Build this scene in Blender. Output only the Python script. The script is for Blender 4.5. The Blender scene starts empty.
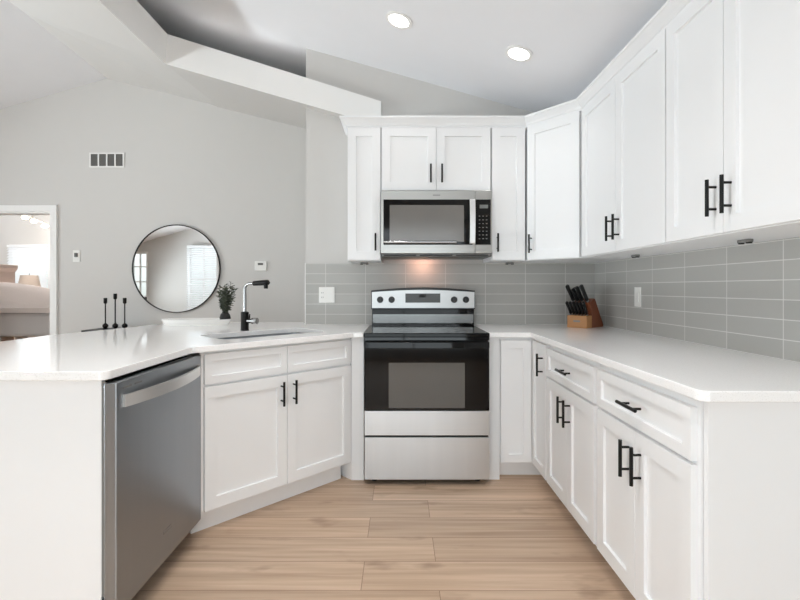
import bpy, bmesh, math, random
from mathutils import Vector, Matrix
random.seed(7)
S = bpy.context.scene
COL = S.collection
PI = math.pi

# ------------------------------------------------------------------ camera, world, lights, exposure
cam_d = bpy.data.cameras.new('camera'); cam = bpy.data.objects.new('camera', cam_d); COL.objects.link(cam)
cam.location = (0, 0, 1.19); cam.rotation_euler = (PI/2, 0, 0)
cam_d.sensor_width = 36; cam_d.lens = 36*455/800; cam_d.shift_y = -12/800
cam_d.clip_start = 0.05
S.camera = cam
S.view_settings.view_transform = 'Standard'; S.view_settings.look = 'None'
S.view_settings.gamma = 1; S.view_settings.use_curve_mapping = False
S.view_settings.exposure = 0.16
S.cycles.max_bounces = 12; S.cycles.diffuse_bounces = 9; S.cycles.glossy_bounces = 5
S.cycles.transparent_max_bounces = 12
S.cycles.caustics_reflective = False; S.cycles.caustics_refractive = False

W = bpy.data.worlds.new('daylight'); S.world = W; W.use_nodes = True
nt = W.node_tree; nt.nodes.clear()
wo = nt.nodes.new('ShaderNodeOutputWorld'); bg = nt.nodes.new('ShaderNodeBackground')
tc = nt.nodes.new('ShaderNodeTexCoord'); sp = nt.nodes.new('ShaderNodeSeparateXYZ')
rp = nt.nodes.new('ShaderNodeValToRGB')
rp.color_ramp.elements[0].position = 0.46; rp.color_ramp.elements[0].color = (.30, .31, .27, 1)
rp.color_ramp.elements[1].position = 0.56; rp.color_ramp.elements[1].color = (.95, .98, 1, 1)
mp = nt.nodes.new('ShaderNodeMapRange'); mp.inputs[1].default_value = -1
nt.links.new(tc.outputs['Generated'], sp.inputs[0]); nt.links.new(sp.outputs[2], mp.inputs[0])
nt.links.new(mp.outputs[0], rp.inputs[0]); nt.links.new(rp.outputs[0], bg.inputs[0])
bg.inputs[1].default_value = 1.7
nt.links.new(bg.outputs[0], wo.inputs[0])

def area(name, loc, rot, sx, sy, power, color=(1, 1, 1), shape='RECTANGLE', parent=None):
    l = bpy.data.lights.new(name, 'AREA'); l.shape = shape; l.size = sx; l.size_y = sy
    l.energy = power; l.color = color
    o = bpy.data.objects.new(name, l); COL.objects.link(o)
    o.location = loc; o.rotation_euler = rot
    if parent: o.parent = parent
    return o
# daylight outside the windows: sky light, plus added upward fill that brightens the ceilings
area('daylight_patio', (-0.5, -2.55, 1.25), (PI/2-.35, 0, 0), 3.4, 2.2, 46, (.85, .925, 1))
area('patio_ceiling_fill', (-0.5, -2.55, .15), (math.radians(152), 0, 0), 3.4, .6, 20, (.85, .925, 1))  # added fill lamp aimed up at the kitchen ceiling
area('daylight_side', (-7.0, 0.5, 1.2), (PI/2, 0, -PI/2), 4.0, 1.6, 75, (.90, .95, 1))
area('side_ceiling_fill', (-7.2, 0.5, .25), (math.radians(145), 0, -PI/2), 4.0, 1.0, 720, (.90, .95, 1))  # added fill lamp aimed up into the living-room vault
area('daylight_bedroom', (-6.2, 8.25, 1.5), (PI/2, 0, PI), 1.2, 1.4, 14, (.97, .985, 1))

# ------------------------------------------------------------------ materials
def lin(c):
    return tuple(((v/255)/12.92 if v/255 <= .04045 else ((v/255+.055)/1.055)**2.4) for v in c) + (1,)

def mat(name, col, rough=.5, metal=0.0, noise=0.03, nscale=(8, 8, 8), bump=0.0, bscale=200, coat=0, spec=.5, emit=None, estr=0, aniso=0):
    m = bpy.data.materials.new(name); m.use_nodes = True
    t = m.node_tree; b = t.nodes['Principled BSDF']
    c = lin(col)
    b.inputs['Roughness'].default_value = rough; b.inputs['Metallic'].default_value = metal
    b.inputs['Coat Weight'].default_value = coat; b.inputs['Coat Roughness'].default_value = .05
    b.inputs['Specular IOR Level'].default_value = spec
    co = t.nodes.new('ShaderNodeTexCoord'); mpn = t.nodes.new('ShaderNodeMapping'); mpn.inputs['Scale'].default_value = nscale
    n = t.nodes.new('ShaderNodeTexNoise'); n.inputs['Scale'].default_value = 1; n.inputs['Detail'].default_value = 4
    t.links.new(co.outputs['Object'], mpn.inputs['Vector']); t.links.new(mpn.outputs[0], n.inputs['Vector'])
    mx = t.nodes.new('ShaderNodeMix'); mx.data_type = 'RGBA'
    mx.inputs[6].default_value = tuple(max(0, v*(1-noise)) for v in c[:3])+(1,)
    mx.inputs[7].default_value = tuple(min(1, v*(1+noise)) for v in c[:3])+(1,)
    t.links.new(n.outputs['Fac'], mx.inputs[0]); t.links.new(mx.outputs[2], b.inputs['Base Color'])
    if bump:
        n2 = t.nodes.new('ShaderNodeTexNoise'); n2.inputs['Scale'].default_value = bscale
        t.links.new(co.outputs['Object'], n2.inputs['Vector'])
        bp = t.nodes.new('ShaderNodeBump'); bp.inputs['Strength'].default_value = bump; bp.inputs['Distance'].default_value = .002
        t.links.new(n2.outputs['Fac'], bp.inputs['Height']); t.links.new(bp.outputs[0], b.inputs['Normal'])
    if aniso:
        tg = t.nodes.new('ShaderNodeTangent'); tg.direction_type = 'RADIAL'; tg.axis = 'Z'
        b.inputs['Anisotropic'].default_value = aniso; b.inputs['Anisotropic Rotation'].default_value = .25
        t.links.new(tg.outputs[0], b.inputs['Tangent'])
    if emit:
        b.inputs['Emission Color'].default_value = lin(emit); b.inputs['Emission Strength'].default_value = estr
    return m

M = {}
M['wall'] = mat('wall_paint', (207, 205, 202), .75, noise=.01, bump=.08)
M['ceil'] = mat('ceiling_paint', (236, 237, 240), .85, noise=.01, bump=.1)
M['white'] = mat('white_lacquer', (238, 239, 240), .38, noise=.008)
M['trim'] = mat('white_trim_paint', (238, 237, 235), .45, noise=.008)
M['black'] = mat('matt_black_metal', (24, 23, 22), .38, .6, noise=.1)
M['blackplastic'] = mat('black_plastic', (20, 20, 20), .35, noise=.1)
M['dark'] = mat('dark_void', (14, 14, 14), .6, noise=.1)
M['glass_black'] = mat('black_glass', (9, 9, 10), .05, noise=.1, spec=.3)
M['steel'] = mat('stainless_steel', (200, 201, 201), .36, 1, noise=.05, nscale=(2, 2, 120), aniso=.75)
M['steel_v'] = mat('stainless_steel_vertical_grain', (204, 206, 208), .30, 1, noise=.06, nscale=(14, 14, .5), aniso=.7)
M['steel_dark'] = mat('stainless_steel_fingerprint_resistant', (160, 165, 170), .34, 1, noise=.04, nscale=(20, 20, 1), aniso=.7)
M['chrome'] = mat('chrome', (172, 172, 172), .15, 1, noise=.01)
M['satin'] = mat('satin_stainless', (228, 228, 227), .38, 1, noise=.03)
M['steel_m'] = mat('brushed_steel', (176, 175, 172), .3, 1, noise=.05, nscale=(2, 2, 120), aniso=.7)
M['ring'] = mat('burner_print', (40, 40, 41), .2, noise=.05)
M['riser'] = mat('dark_polished_steel', (112, 112, 111), .22, 1, noise=.05)
M['display'] = mat('display_panel', (62, 62, 60), .25, noise=.35, nscale=(130, 130, 130))
M['lcd'] = mat('lcd', (120, 122, 120), .3, noise=.05)
M['key'] = mat('key_print', (128, 128, 126), .4, noise=.05)
M['oven_window'] = mat('oven_window_glass', (92, 90, 87), .08, noise=.06, nscale=(3, 3, 3), spec=.5)
M['micro_window'] = mat('microwave_window_screen', (112, 109, 105), .14, noise=.05, spec=.7)
M['woodlight'] = mat('knife_block_light_wood', (178, 128, 80), .45, noise=.12, nscale=(30, 30, 220))
M['wooddark'] = mat('knife_block_dark_wood', (120, 66, 40), .45, noise=.15, nscale=(120, 30, 12))
M['leaf'] = mat('leaf_green', (76, 82, 66), .55, noise=.4, nscale=(40, 40, 40))
M['plate'] = mat('white_plastic', (236, 235, 231), .35, noise=.01)
M['grey_plastic'] = mat('grey_plastic', (120, 120, 118), .4, noise=.03)
M['vent_dark'] = mat('vent_dark_grey', (92, 90, 87), .6, noise=.05)  # even dark grey for vent slats, thermostat screen and dimmer knob
M['ceramic'] = mat('white_ceramic', (240, 239, 236), .2, noise=.01)
M['fabric_pink'] = mat('blush_bedding', (246, 236, 231), .9, noise=.03, bump=.3, bscale=90)
M['fabric_white'] = mat('white_bedding', (232, 230, 230), .9, noise=.02, bump=.3, bscale=90)
M['headboard'] = mat('pale_pink_wood', (226, 208, 198), .55, noise=.06, nscale=(3, 3, 30))
M['shade'] = mat('lampshade_linen', (222, 206, 192), .9, noise=.05)
M['blind'] = mat('white_blind_slat', (238, 240, 242), .5, noise=.01)
M['lens'] = mat('led_lens', (255, 252, 246), .4, emit=(255, 250, 242), estr=7)
M['bulb'] = mat('warm_bulb', (255, 240, 215), .4, emit=(255, 236, 205), estr=5)
M['mirror'] = mat('mirror_silver', (248, 249, 249), .015, 1, noise=0)

def quartz():
    m = mat('white_quartz', (250, 250, 250), .09, noise=.012, nscale=(3, 3, 3), spec=.6)
    t = m.node_tree; b = t.nodes['Principled BSDF']
    src = b.inputs['Base Color'].links[0].from_socket
    co = t.nodes.new('ShaderNodeTexCoord')
    v = t.nodes.new('ShaderNodeTexNoise'); v.inputs['Scale'].default_value = 260; v.inputs['Detail'].default_value = 2
    r = t.nodes.new('ShaderNodeValToRGB'); r.color_ramp.elements[0].position = .56; r.color_ramp.elements[1].position = .75
    mx = t.nodes.new('ShaderNodeMix'); mx.data_type = 'RGBA'; mx.inputs[7].default_value = lin((232, 231, 229))
    t.links.new(co.outputs['Object'], v.inputs['Vector']); t.links.new(v.outputs['Fac'], r.inputs[0])
    t.links.new(r.outputs[0], mx.inputs[0]); t.links.new(src, mx.inputs[6]); t.links.new(mx.outputs[2], b.inputs['Base Color'])
    return m
M['quartz'] = quartz()

def tile():
    m = bpy.data.materials.new('grey_glazed_tile'); m.use_nodes = True
    t = m.node_tree; b = t.nodes['Principled BSDF']
    co = t.nodes.new('ShaderNodeTexCoord'); s = t.nodes.new('ShaderNodeSeparateXYZ'); c = t.nodes.new('ShaderNodeCombineXYZ')
    t.links.new(co.outputs['Object'], s.inputs[0]); t.links.new(s.outputs[0], c.inputs[0]); t.links.new(s.outputs[2], c.inputs[1])
    k = t.nodes.new('ShaderNodeTexBrick'); k.offset = 0; k.squash = 1
    k.inputs['Scale'].default_value = 1; k.inputs['Brick Width'].default_value = .3013; k.inputs['Row Height'].default_value = .0762
    k.inputs['Mortar Size'].default_value = .0019; k.inputs['Mortar Smooth'].default_value = .15
    k.inputs['Color1'].default_value = lin((171, 170, 166)); k.inputs['Color2'].default_value = lin((178, 177, 173))
    k.inputs['Mortar'].default_value = lin((214, 213, 210))
    t.links.new(c.outputs[0], k.inputs['Vector']); t.links.new(k.outputs['Color'], b.inputs['Base Color'])
    b.inputs['Specular IOR Level'].default_value = .3
    mr = t.nodes.new('ShaderNodeMapRange'); mr.inputs[3].default_value = .3; mr.inputs[4].default_value = .8
    t.links.new(k.outputs['Fac'], mr.inputs[0]); t.links.new(mr.outputs[0], b.inputs['Roughness'])
    bp = t.nodes.new('ShaderNodeBump'); bp.invert = True; bp.inputs['Strength'].default_value = .4; bp.inputs['Distance'].default_value = .002
    t.links.new(k.outputs['Fac'], bp.inputs['Height']); t.links.new(bp.outputs[0], b.inputs['Normal'])
    return m
M['tile'] = tile()

def oak():
    m = bpy.data.materials.new('oak_plank_floor'); m.use_nodes = True
    t = m.node_tree; b = t.nodes['Principled BSDF']; L = t.links
    co = t.nodes.new('ShaderNodeTexCoord')
    k = t.nodes.new('ShaderNodeTexBrick'); k.offset = .766; k.offset_frequency = 2
    k.inputs['Scale'].default_value = 1; k.inputs['Brick Width'].default_value = 1.32; k.inputs['Row Height'].default_value = .19
    k.inputs['Mortar Size'].default_value = .0012; k.inputs['Mortar Smooth'].default_value = .3
    k.inputs['Color1'].default_value = (0, 0, 0, 1); k.inputs['Color2'].default_value = (1, 1, 1, 1); k.inputs['Mortar'].default_value = (.5, .5, .5, 1)
    mp0 = t.nodes.new('ShaderNodeMapping'); mp0.inputs['Location'].default_value = (.154, -.08, 0)
    L.new(co.outputs['Object'], mp0.inputs[0]); L.new(mp0.outputs[0], k.inputs['Vector'])
    # grain, shifted per plank
    sc = t.nodes.new('ShaderNodeVectorMath'); sc.operation = 'MULTIPLY'; sc.inputs[1].default_value = (.8, 20, 1)
    off = t.nodes.new('ShaderNodeVectorMath'); off.operation = 'MULTIPLY_ADD'; off.inputs[1].default_value = (9, 5, 3)
    L.new(co.outputs['Object'], sc.inputs[0]); L.new(k.outputs['Color'], off.inputs[0]); L.new(sc.outputs[0], off.inputs[2])
    n = t.nodes.new('ShaderNodeTexNoise'); n.inputs['Scale'].default_value = 1.6; n.inputs['Detail'].default_value = 7; n.inputs['Distortion'].default_value = .25
    L.new(off.outputs[0], n.inputs['Vector'])
    r = t.nodes.new('ShaderNodeValToRGB')
    r.color_ramp.elements[0].position = .28; r.color_ramp.elements[0].color = lin((172, 145, 121))
    r.color_ramp.elements[1].position = .72; r.color_ramp.elements[1].color = lin((210, 184, 160))
    L.new(n.outputs['Fac'], r.inputs[0])
    # blotches and knots
    n2 = t.nodes.new('ShaderNodeTexNoise'); n2.inputs['Scale'].default_value = 1; n2.inputs['Detail'].default_value = 3
    sc2 = t.nodes.new('ShaderNodeVectorMath'); sc2.operation = 'MULTIPLY'; sc2.inputs[1].default_value = (3.2, 8, 1)
    L.new(co.outputs['Object'], sc2.inputs[0]); L.new(sc2.outputs[0], n2.inputs['Vector'])
    r2 = t.nodes.new('ShaderNodeValToRGB'); r2.color_ramp.elements[0].position = .60; r2.color_ramp.elements[1].position = .82
    L.new(n2.outputs['Fac'], r2.inputs[0])
    mx = t.nodes.new('ShaderNodeMix'); mx.data_type = 'RGBA'; mx.inputs[7].default_value = lin((112, 84, 62))
    mm = t.nodes.new('ShaderNodeMath'); mm.operation = 'MULTIPLY'; mm.inputs[1].default_value = .8
    L.new(r2.outputs[0], mm.inputs[0]); L.new(mm.outputs[0], mx.inputs[0]); L.new(r.outputs[0], mx.inputs[6])
    # plank tone
    mt = t.nodes.new('ShaderNodeMapRange'); mt.inputs[3].default_value = .88; mt.inputs[4].default_value = 1.10
    L.new(k.outputs['Color'], mt.inputs[0])
    mv = t.nodes.new('ShaderNodeVectorMath'); mv.operation = 'SCALE'; L.new(mx.outputs[2], mv.inputs[0]); L.new(mt.outputs[0], mv.inputs['Scale'])
    mo = t.nodes.new('ShaderNodeMix'); mo.data_type = 'RGBA'; mo.inputs[7].default_value = lin((112, 84, 62))
    L.new(k.outputs['Fac'], mo.inputs[0]); L.new(mv.outputs[0], mo.inputs[6]); L.new(mo.outputs[2], b.inputs['Base Color'])
    b.inputs['Roughness'].default_value = .42
    bp = t.nodes.new('ShaderNodeBump'); bp.inputs['Strength'].default_value = .12; bp.inputs['Distance'].default_value = .002
    L.new(n.outputs['Fac'], bp.inputs['Height']); L.new(bp.outputs[0], b.inputs['Normal'])
    return m
M['oak'] = oak()

def pane_mat():
    m = bpy.data.materials.new('window_glass'); m.use_nodes = True; t = m.node_tree; t.nodes.clear()
    o = t.nodes.new('ShaderNodeOutputMaterial'); a = t.nodes.new('ShaderNodeBsdfTransparent'); g = t.nodes.new('ShaderNodeBsdfGlossy')
    g.inputs['Roughness'].default_value = .02; a.inputs[0].default_value = (.95, .97, .97, 1)
    f = t.nodes.new('ShaderNodeFresnel'); f.inputs[0].default_value = 1.3; x = t.nodes.new('ShaderNodeMixShader')
    t.links.new(f.outputs[0], x.inputs[0]); t.links.new(a.outputs[0], x.inputs[1]); t.links.new(g.outputs[0], x.inputs[2]); t.links.new(x.outputs[0], o.inputs[0])
    return m
M['pane'] = pane_mat()

# ------------------------------------------------------------------ mesh helpers
class MB:
    def __init__(self): self.bm = bmesh.new()
    def face(self, pts):
        try: return self.bm.faces.new([self.bm.verts.new(p) for p in pts])
        except ValueError: return None
    def box(self, x0, x1, y0, y1, z0, z1):
        v = [self.bm.verts.new((x, y, z)) for x in (x0, x1) for y in (y0, y1) for z in (z0, z1)]
        for f in ((0,1,3,2), (4,6,7,5), (0,4,5,1), (2,3,7,6), (0,2,6,4), (1,5,7,3)): self.bm.faces.new([v[i] for i in f])
        return self
    def hexa(self, bot, top):
        self.loft([bot, top]); return self
    def loft(self, rings, cap=True):
        R = [[self.bm.verts.new(p) for p in r] for r in rings]; n = len(R[0])
        for a, b in zip(R, R[1:]):
            for i in range(n): self.bm.faces.new([a[i], a[(i+1) % n], b[(i+1) % n], b[i]])
        if cap:
            self.bm.faces.new(R[0][::-1]); self.bm.faces.new(R[-1])
        return self
    def prism(self, poly, z0, z1):
        return self.loft([[(x, y, z0) for x, y in poly], [(x, y, z1) for x, y in poly]])
    def prism_y(self, poly, y0, y1):      # polygon in x, z
        return self.loft([[(x, y0, z) for x, z in poly], [(x, y1, z) for x, z in poly]])
    def prism_x(self, poly, x0, x1):      # polygon in y, z
        return self.loft([[(x0, y, z) for y, z in poly], [(x1, y, z) for y, z in poly]])
    def tube(self, pts, r, n=12, cap=True):
        pts = [Vector(p) for p in pts]; rs = r if isinstance(r, (list, tuple)) else [r]*len(pts)
        rings = []; up = None
        for i, p in enumerate(pts):
            d = (pts[min(i+1, len(pts)-1)] - pts[max(i-1, 0)]).normalized()
            if up is None: up = Vector((0, 0, 1)) if abs(d.z) < .9 else Vector((1, 0, 0))
            a = d.cross(up).normalized(); b = a.cross(d).normalized(); up = b
            rings.append([p + rs[i]*(math.cos(2*PI*k/n)*a + math.sin(2*PI*k/n)*b) for k in range(n)])
        return self.loft(rings, cap)
    def lathe(self, prof, c=(0, 0, 0), n=24, sx=1, sy=1):
        return self.loft([[(c[0]+sx*r*math.cos(2*PI*k/n), c[1]+sy*r*math.sin(2*PI*k/n), c[2]+z) for k in range(n)] for r, z in prof])
    def sphere(self, c, r, sx=1, sy=1, sz=1, u=16, v=10):
        bmesh.ops.create_uvsphere(self.bm, u_segments=u, v_segments=v, radius=r,
            matrix=Matrix.Translation(c) @ Matrix.Diagonal((sx, sy, sz, 1))); return self
    def shaker(self, x0, x1, z0, z1, y=0.0, t=.02, fw=.057, rec=.0105):
        def ring(i, yy): return [(x0+i, yy, z0+i), (x1-i, yy, z0+i), (x1-i, yy, z1-i), (x0+i, yy, z1-i)]
        fw = min(fw, (x1-x0)*.39, (z1-z0)*.36)
        self.loft([ring(0, y+t), ring(0, y+.001), ring(.001, y), ring(fw, y), ring(fw+.002, y+rec)]); return self
    def build(self, name, m, parent=None, loc=None, rotz=0, bevel=0, smooth=False, kind=None):
        bmesh.ops.recalc_face_normals(self.bm, faces=self.bm.faces[:])
        me = bpy.data.meshes.new(name); self.bm.to_mesh(me); self.bm.free()
        me.materials.append(m)
        o = bpy.data.objects.new(name, me); COL.objects.link(o)
        if smooth:
            for p in me.polygons: p.use_smooth = True
            me.set_sharp_from_angle(angle=math.radians(40))
        if parent: o.parent = parent
        if loc: o.location = loc
        if rotz: o.rotation_euler = (0, 0, rotz)
        if bevel:
            b = o.modifiers.new('bevel', 'BEVEL'); b.width = bevel; b.segments = 2; b.limit_method = 'ANGLE'; b.angle_limit = math.radians(40)
            b.harden_normals = False
        if kind: o['kind'] = kind
        return o

def tag(o, label, cat, group=None):
    o['label'] = label; o['category'] = cat
    if group: o['group'] = group
    return o
def thing(name, label, cat, loc=(0, 0, 0), rotz=0, group=None):
    o = bpy.data.objects.new(name, None); COL.objects.link(o); o.empty_display_size = .05
    o.location = loc; o.rotation_euler = (0, 0, rotz)
    return tag(o, label, cat, group)
def struct(name, mb, m): return mb.build(name, m, kind='structure')

# ------------------------------------------------------------------ structure
XR, YB, YF = 1.475, 3.44, 4.35       # kitchen right wall, kitchen back wall, far living-room wall
XW, YN, XL = -.711, -2.2, -6.6       # left end of the kitchen back wall, wall behind the camera, left wall
def zc(x): return 2.802 - .282*x     # kitchen ceiling
struct('floor', MB().box(XL-.2, XR+.2, YN-.2, 8.0, -.1, 0), M['oak'])

# kitchen ceiling (upper slope)
struct('ceiling', MB().prism_y([(-2.8, zc(-2.8)), (XR+.12, zc(XR+.12)), (XR+.12, zc(XR+.12)+.1), (-2.8, zc(-2.8)+.1)], YN-.1, YF+.12), M['ceil'])
# lower living-room ceiling with its L-shaped boxed edge
lc = MB()
bx = -1.73; YS = 3.36
P = {}
def lower(x, y):
    if y <= YS: return 3.24 + (x+2.8)*(2.844-3.24)/(bx+2.8) if x <= bx else 2.844-.287*(x-bx)
    return None
zR = {YN-.1: 3.24, YS: 3.24, YF+.1: 3.183}
# underside
lc.face([(-2.8, YN-.1, 3.24), (bx, YN-.1, 2.844), (bx, YS, 2.844), (-2.8, YS, 3.24)])
lc.face([(-2.8, YS, 3.24), (bx, YS, 2.844), (bx, YF+.1, 2.925), (-2.8, YF+.1, 3.188)])
lc.face([(bx, YS, 2.844), (XW, YS, 2.551), (XW, YF+.1, 2.674), (bx, YF+.1, 2.925)])
lc.face([(XW, YS, 2.551), (-.14, YS, 2.388), (-.14, YB, 2.388), (XW, YB, 2.551)])
# top ledge
lc.face([(-2.8, YN-.1, 3.42), (bx+.012, YN-.1, 3.066), (bx+.012, YS, 3.066), (-2.8, YS, 3.42)])
lc.face([(-2.8, YS, 3.42), (bx+.012, YS, 3.066), (bx+.012, YF+.1, 3.066), (-2.8, YF+.1, 3.42)])
lc.face([(bx+.012, YS, 3.066), (XW, YS, 2.749), (XW, YF+.1, 2.749), (bx+.012, YF+.1, 3.066)])
lc.face([(XW, YS, 2.749), (-.14, YS, 2.569), (-.14, YB, 2.569), (XW, YB, 2.749)])
bmesh.ops.remove_doubles(lc.bm, verts=lc.bm.verts[:], dist=.0005)
struct('ceiling_soffit', lc, M['wall'])
# white faces of the boxed edge
fa = MB()
fa.face([(bx, YN-.1, 2.844), (bx, YS, 2.844), (bx+.012, YS, 3.066), (bx+.012, YN-.1, 3.066)])
fa.face([(bx, YS, 2.844), (XW, YS, 2.551), (-.14, YS, 2.388), (-.14, YS, 2.569), (XW, YS, 2.749), (bx+.012, YS, 3.066)])
fa.face([(-.14, YS, 2.388), (-.14, YB, 2.388), (-.14, YB, 2.569), (-.14, YS, 2.569)])
bmesh.ops.remove_doubles(fa.bm, verts=fa.bm.verts[:], dist=.0005)
struct('trim_1', fa, M['trim'])
# left slope of the living-room vault
struct('ceiling_living_room', MB().loft([
    [(-2.8, YN-.1, 3.24), (-2.8, YN-.1, 3.64), (XL-.1, YN-.1, 2.24), (XL-.1, YN-.1, 2.12)],
    [(-2.8, YS, 3.24), (-2.8, YS, 3.64), (XL-.1, YS, 2.24), (XL-.1, YS, 2.12)],
    [(-2.8, YF+.1, 3.188), (-2.8, YF+.1, 3.64), (XL-.1, YF+.1, 2.2), (XL-.1, YF+.1, 2.07)]]), M['ceil'])

# kitchen walls
struct('wall_back', MB().prism_y([(XW, 0), (XR, 0), (XR, zc(XR)+.03), (XW, zc(XW)+.03)], YB, YB+.12), M['wall'])
struct('wall_back_return', MB().prism_y([(XW, 0), (XW+.1, 0), (XW+.1, zc(XW+.1)+.03), (XW, zc(XW)+.03)], YB+.12, YF), M['wall'])
struct('wall_right', MB().box(XR, XR+.12, YN-.12, YB+.12, 0, zc(XR)+.04), M['wall'])
# far wall with the bedroom doorway
DX0, DX1, DZ = -4.16, -3.335, 1.917
def ztop(x): return 3.30 + (x+2.8)*.29 if x < -2.8 else 3.62 - (x+2.8)*.282
fw = MB()
fw.prism_y([(XL-.12, 0), (DX0, 0), (DX0, ztop(DX0)), (XL-.12, ztop(XL-.12))], YF, YF+.12)
fw.prism_y([(DX0, DZ), (DX1, DZ), (DX1, ztop(DX1)), (DX0, ztop(DX0))], YF, YF+.12)
fw.prism_y([(DX1, 0), (XW+.1, 0), (XW+.1, ztop(XW+.1)), (-2.8, 3.62), (-2.801, 3.30), (DX1, ztop(DX1))], YF, YF+.12)
struct('wall_far', fw, M['wall'])
# door casing
dc = MB(); cw = .062
dc.box(DX1, DX1+cw, YF-.018, YF, 0, DZ+cw); dc.box(DX0-cw, DX0, YF-.018, YF, 0, DZ+cw); dc.box(DX0, DX1, YF-.018, YF, DZ, DZ+cw)
dc.box(DX1-.012, DX1, YF, YF+.12, 0, DZ); dc.box(DX0, DX0+.012, YF, YF+.12, 0, DZ); dc.box(DX0+.012, DX1-.012, YF, YF+.12, DZ-.012, DZ)
struct('door_1', dc, M['trim'])

def wall_with_holes(name, axis, c0, c1, u0, u1, ztopf, holes, m):
    """axis 'y': wall plane y=c0..c1 spanning x; axis 'x': plane x=c0..c1 spanning y; holes (u0,u1,z0,z1)"""
    mb = MB()
    us = sorted({u0, u1} | {h[0] for h in holes} | {h[1] for h in holes})
    for a, b in zip(us, us[1:]):
        hs = [h for h in holes if h[0] <= a+1e-6 and h[1] >= b-1e-6]
        spans = []
        if hs: spans = [((0, 0), (hs[0][2], hs[0][2])), ((hs[0][3], hs[0][3]), (ztopf(a), ztopf(b)))]
        else: spans = [((0, 0), (ztopf(a), ztopf(b)))]
        for (za, zb), (zc_, zd) in spans:
            poly = [(a, za), (b, zb), (b, zd), (a, zc_)]
            (mb.prism_y if axis == 'y' else mb.prism_x)(poly, c0, c1)
    return struct(name, mb, m)
def zroof(x): return 3.64 - (x+2.8)*.282 if x >= -2.8 else 3.64 + (x+2.8)*.36
wins = [(-6.45, -6.02, .62, 2.06), (-5.08, -4.34, .6, 2.216), (-2.2, 1.2, .12, 2.3)]
wall_with_holes('wall_front', 'y', YN-.12, YN, XL-.12, XR, lambda x: zroof(x)-.05, wins, M['wall'])
wall_with_holes('wall_left', 'x', XL-.12, XL, YN, YF, lambda y: 2.16, [(-1.6, 2.6, .4, 2.0)], M['wall'])
# bedroom shell
struct('wall_bedroom_left', MB().box(-7.32, -7.2, YF+.12, 7.7, 0, 2.75), M['wall'])
struct('wall_bedroom_right', MB().box(-3.1, -2.98, YF+.12, 7.7, 0, 2.75), M['wall'])
wall_with_holes('wall_bedroom_back', 'y', 7.7, 7.82, -7.32, -2.98, lambda x: 2.75, [(-6.62, -5.92, .79, 1.93)], M['wall'])
struct('ceiling_bedroom', MB().box(-7.32, -2.98, YF+.12, 7.82, 2.75, 2.85), M['ceil'])

def window(name, axis, c, u0, u1, z0, z1, nu, nz, inward=1):
    """white framed window in a wall plane; its pane is a child"""
    t = bpy.data.objects.new(name, None); COL.objects.link(t); t['kind'] = 'structure'
    f = MB(); g = MB(); e = .05
    def B(mb, a, b, d0, d1, z_0, z_1):
        if axis == 'y': mb.box(a, b, c+d0, c+d1, z_0, z_1)
        else: mb.box(c+d0, c+d1, a, b, z_0, z_1)
    B(f, u0, u0+e, -.05, .05, z0, z1); B(f, u1-e, u1, -.05, .05, z0, z1)
    B(f, u0+e, u1-e, -.05, .05, z0, z0+e); B(f, u0+e, u1-e, -.05, .05, z1-e, z1)
    for i in range(1, nu): x = u0+(u1-u0)*i/nu; B(f, x-.012, x+.012, -.02, .02, z0+e, z1-e)
    for i in range(1, nz): z = z0+(z1-z0)*i/nz; B(f, u0+e, u1-e, -.019, .019, z-.012, z+.012)
    B(g, u0+e, u1-e, -.003, .003, z0+e, z1-e)
    f.build('window_frame', M['trim'], t, kind='structure'); g.build('pane', M['pane'], t, kind='structure')
    return t
window('window_1', 'y', YN-.06, *wins[0], 2, 4)
window('window_2', 'y', YN-.06, *wins[1], 2, 2)
window('window_3', 'y', YN-.06, *wins[2], 3, 1)
window('window_4', 'x', XL-.06, -1.6, 2.6, .4, 2.0, 4, 1)
window('window_5', 'y', 7.76, -6.62, -5.92, .79, 1.93, 1, 2)

def blind(label, y, x0, x1, z0, z1, n, face, tilt=.5):
    t = thing('window_blind', label, 'blind', ((x0+x1)/2, y, z0))
    w = (x1-x0)/2; h = z1-z0
    MB().box(-w, w, -.02, .02, h-.04, h).build('head_rail', M['blind'], t)
    s = MB()
    for i in range(n):
        z = .03 + (h-.09)*i/(n-1); d = .021; dz = d*tilt*face
        s.loft([[(-w, -d, z-dz), (-w, d, z+dz), (-w, d, z+dz+.003), (-w, -d, z-dz+.003)],
                [(w, -d, z-dz), (w, d, z+dz), (w, d, z+dz+.003), (w, -d, z-dz+.003)]])
    s.build('slats', M['blind'], t)
    c = MB()
    for k in (-.7, .7): c.tube([(k*w, -.022*1, .02), (k*w, -.022, h-.03)], .0025, 6)
    c.build('cord', M['blind'], t)
    MB().box(-w, w, -.018, .018, 0, .018).build('bottom_rail', M['blind'], t)
    return t
blind('white slatted blind over the bedroom window seen through the doorway', 7.655, -6.6, -5.94, .80, 1.915, 24, 1, 1.0)
blind('white slatted blind seen reflected at the right of the round mirror', YN+.06, -5.06, -4.36, .62, 2.2, 30, 1, .8)

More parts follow.
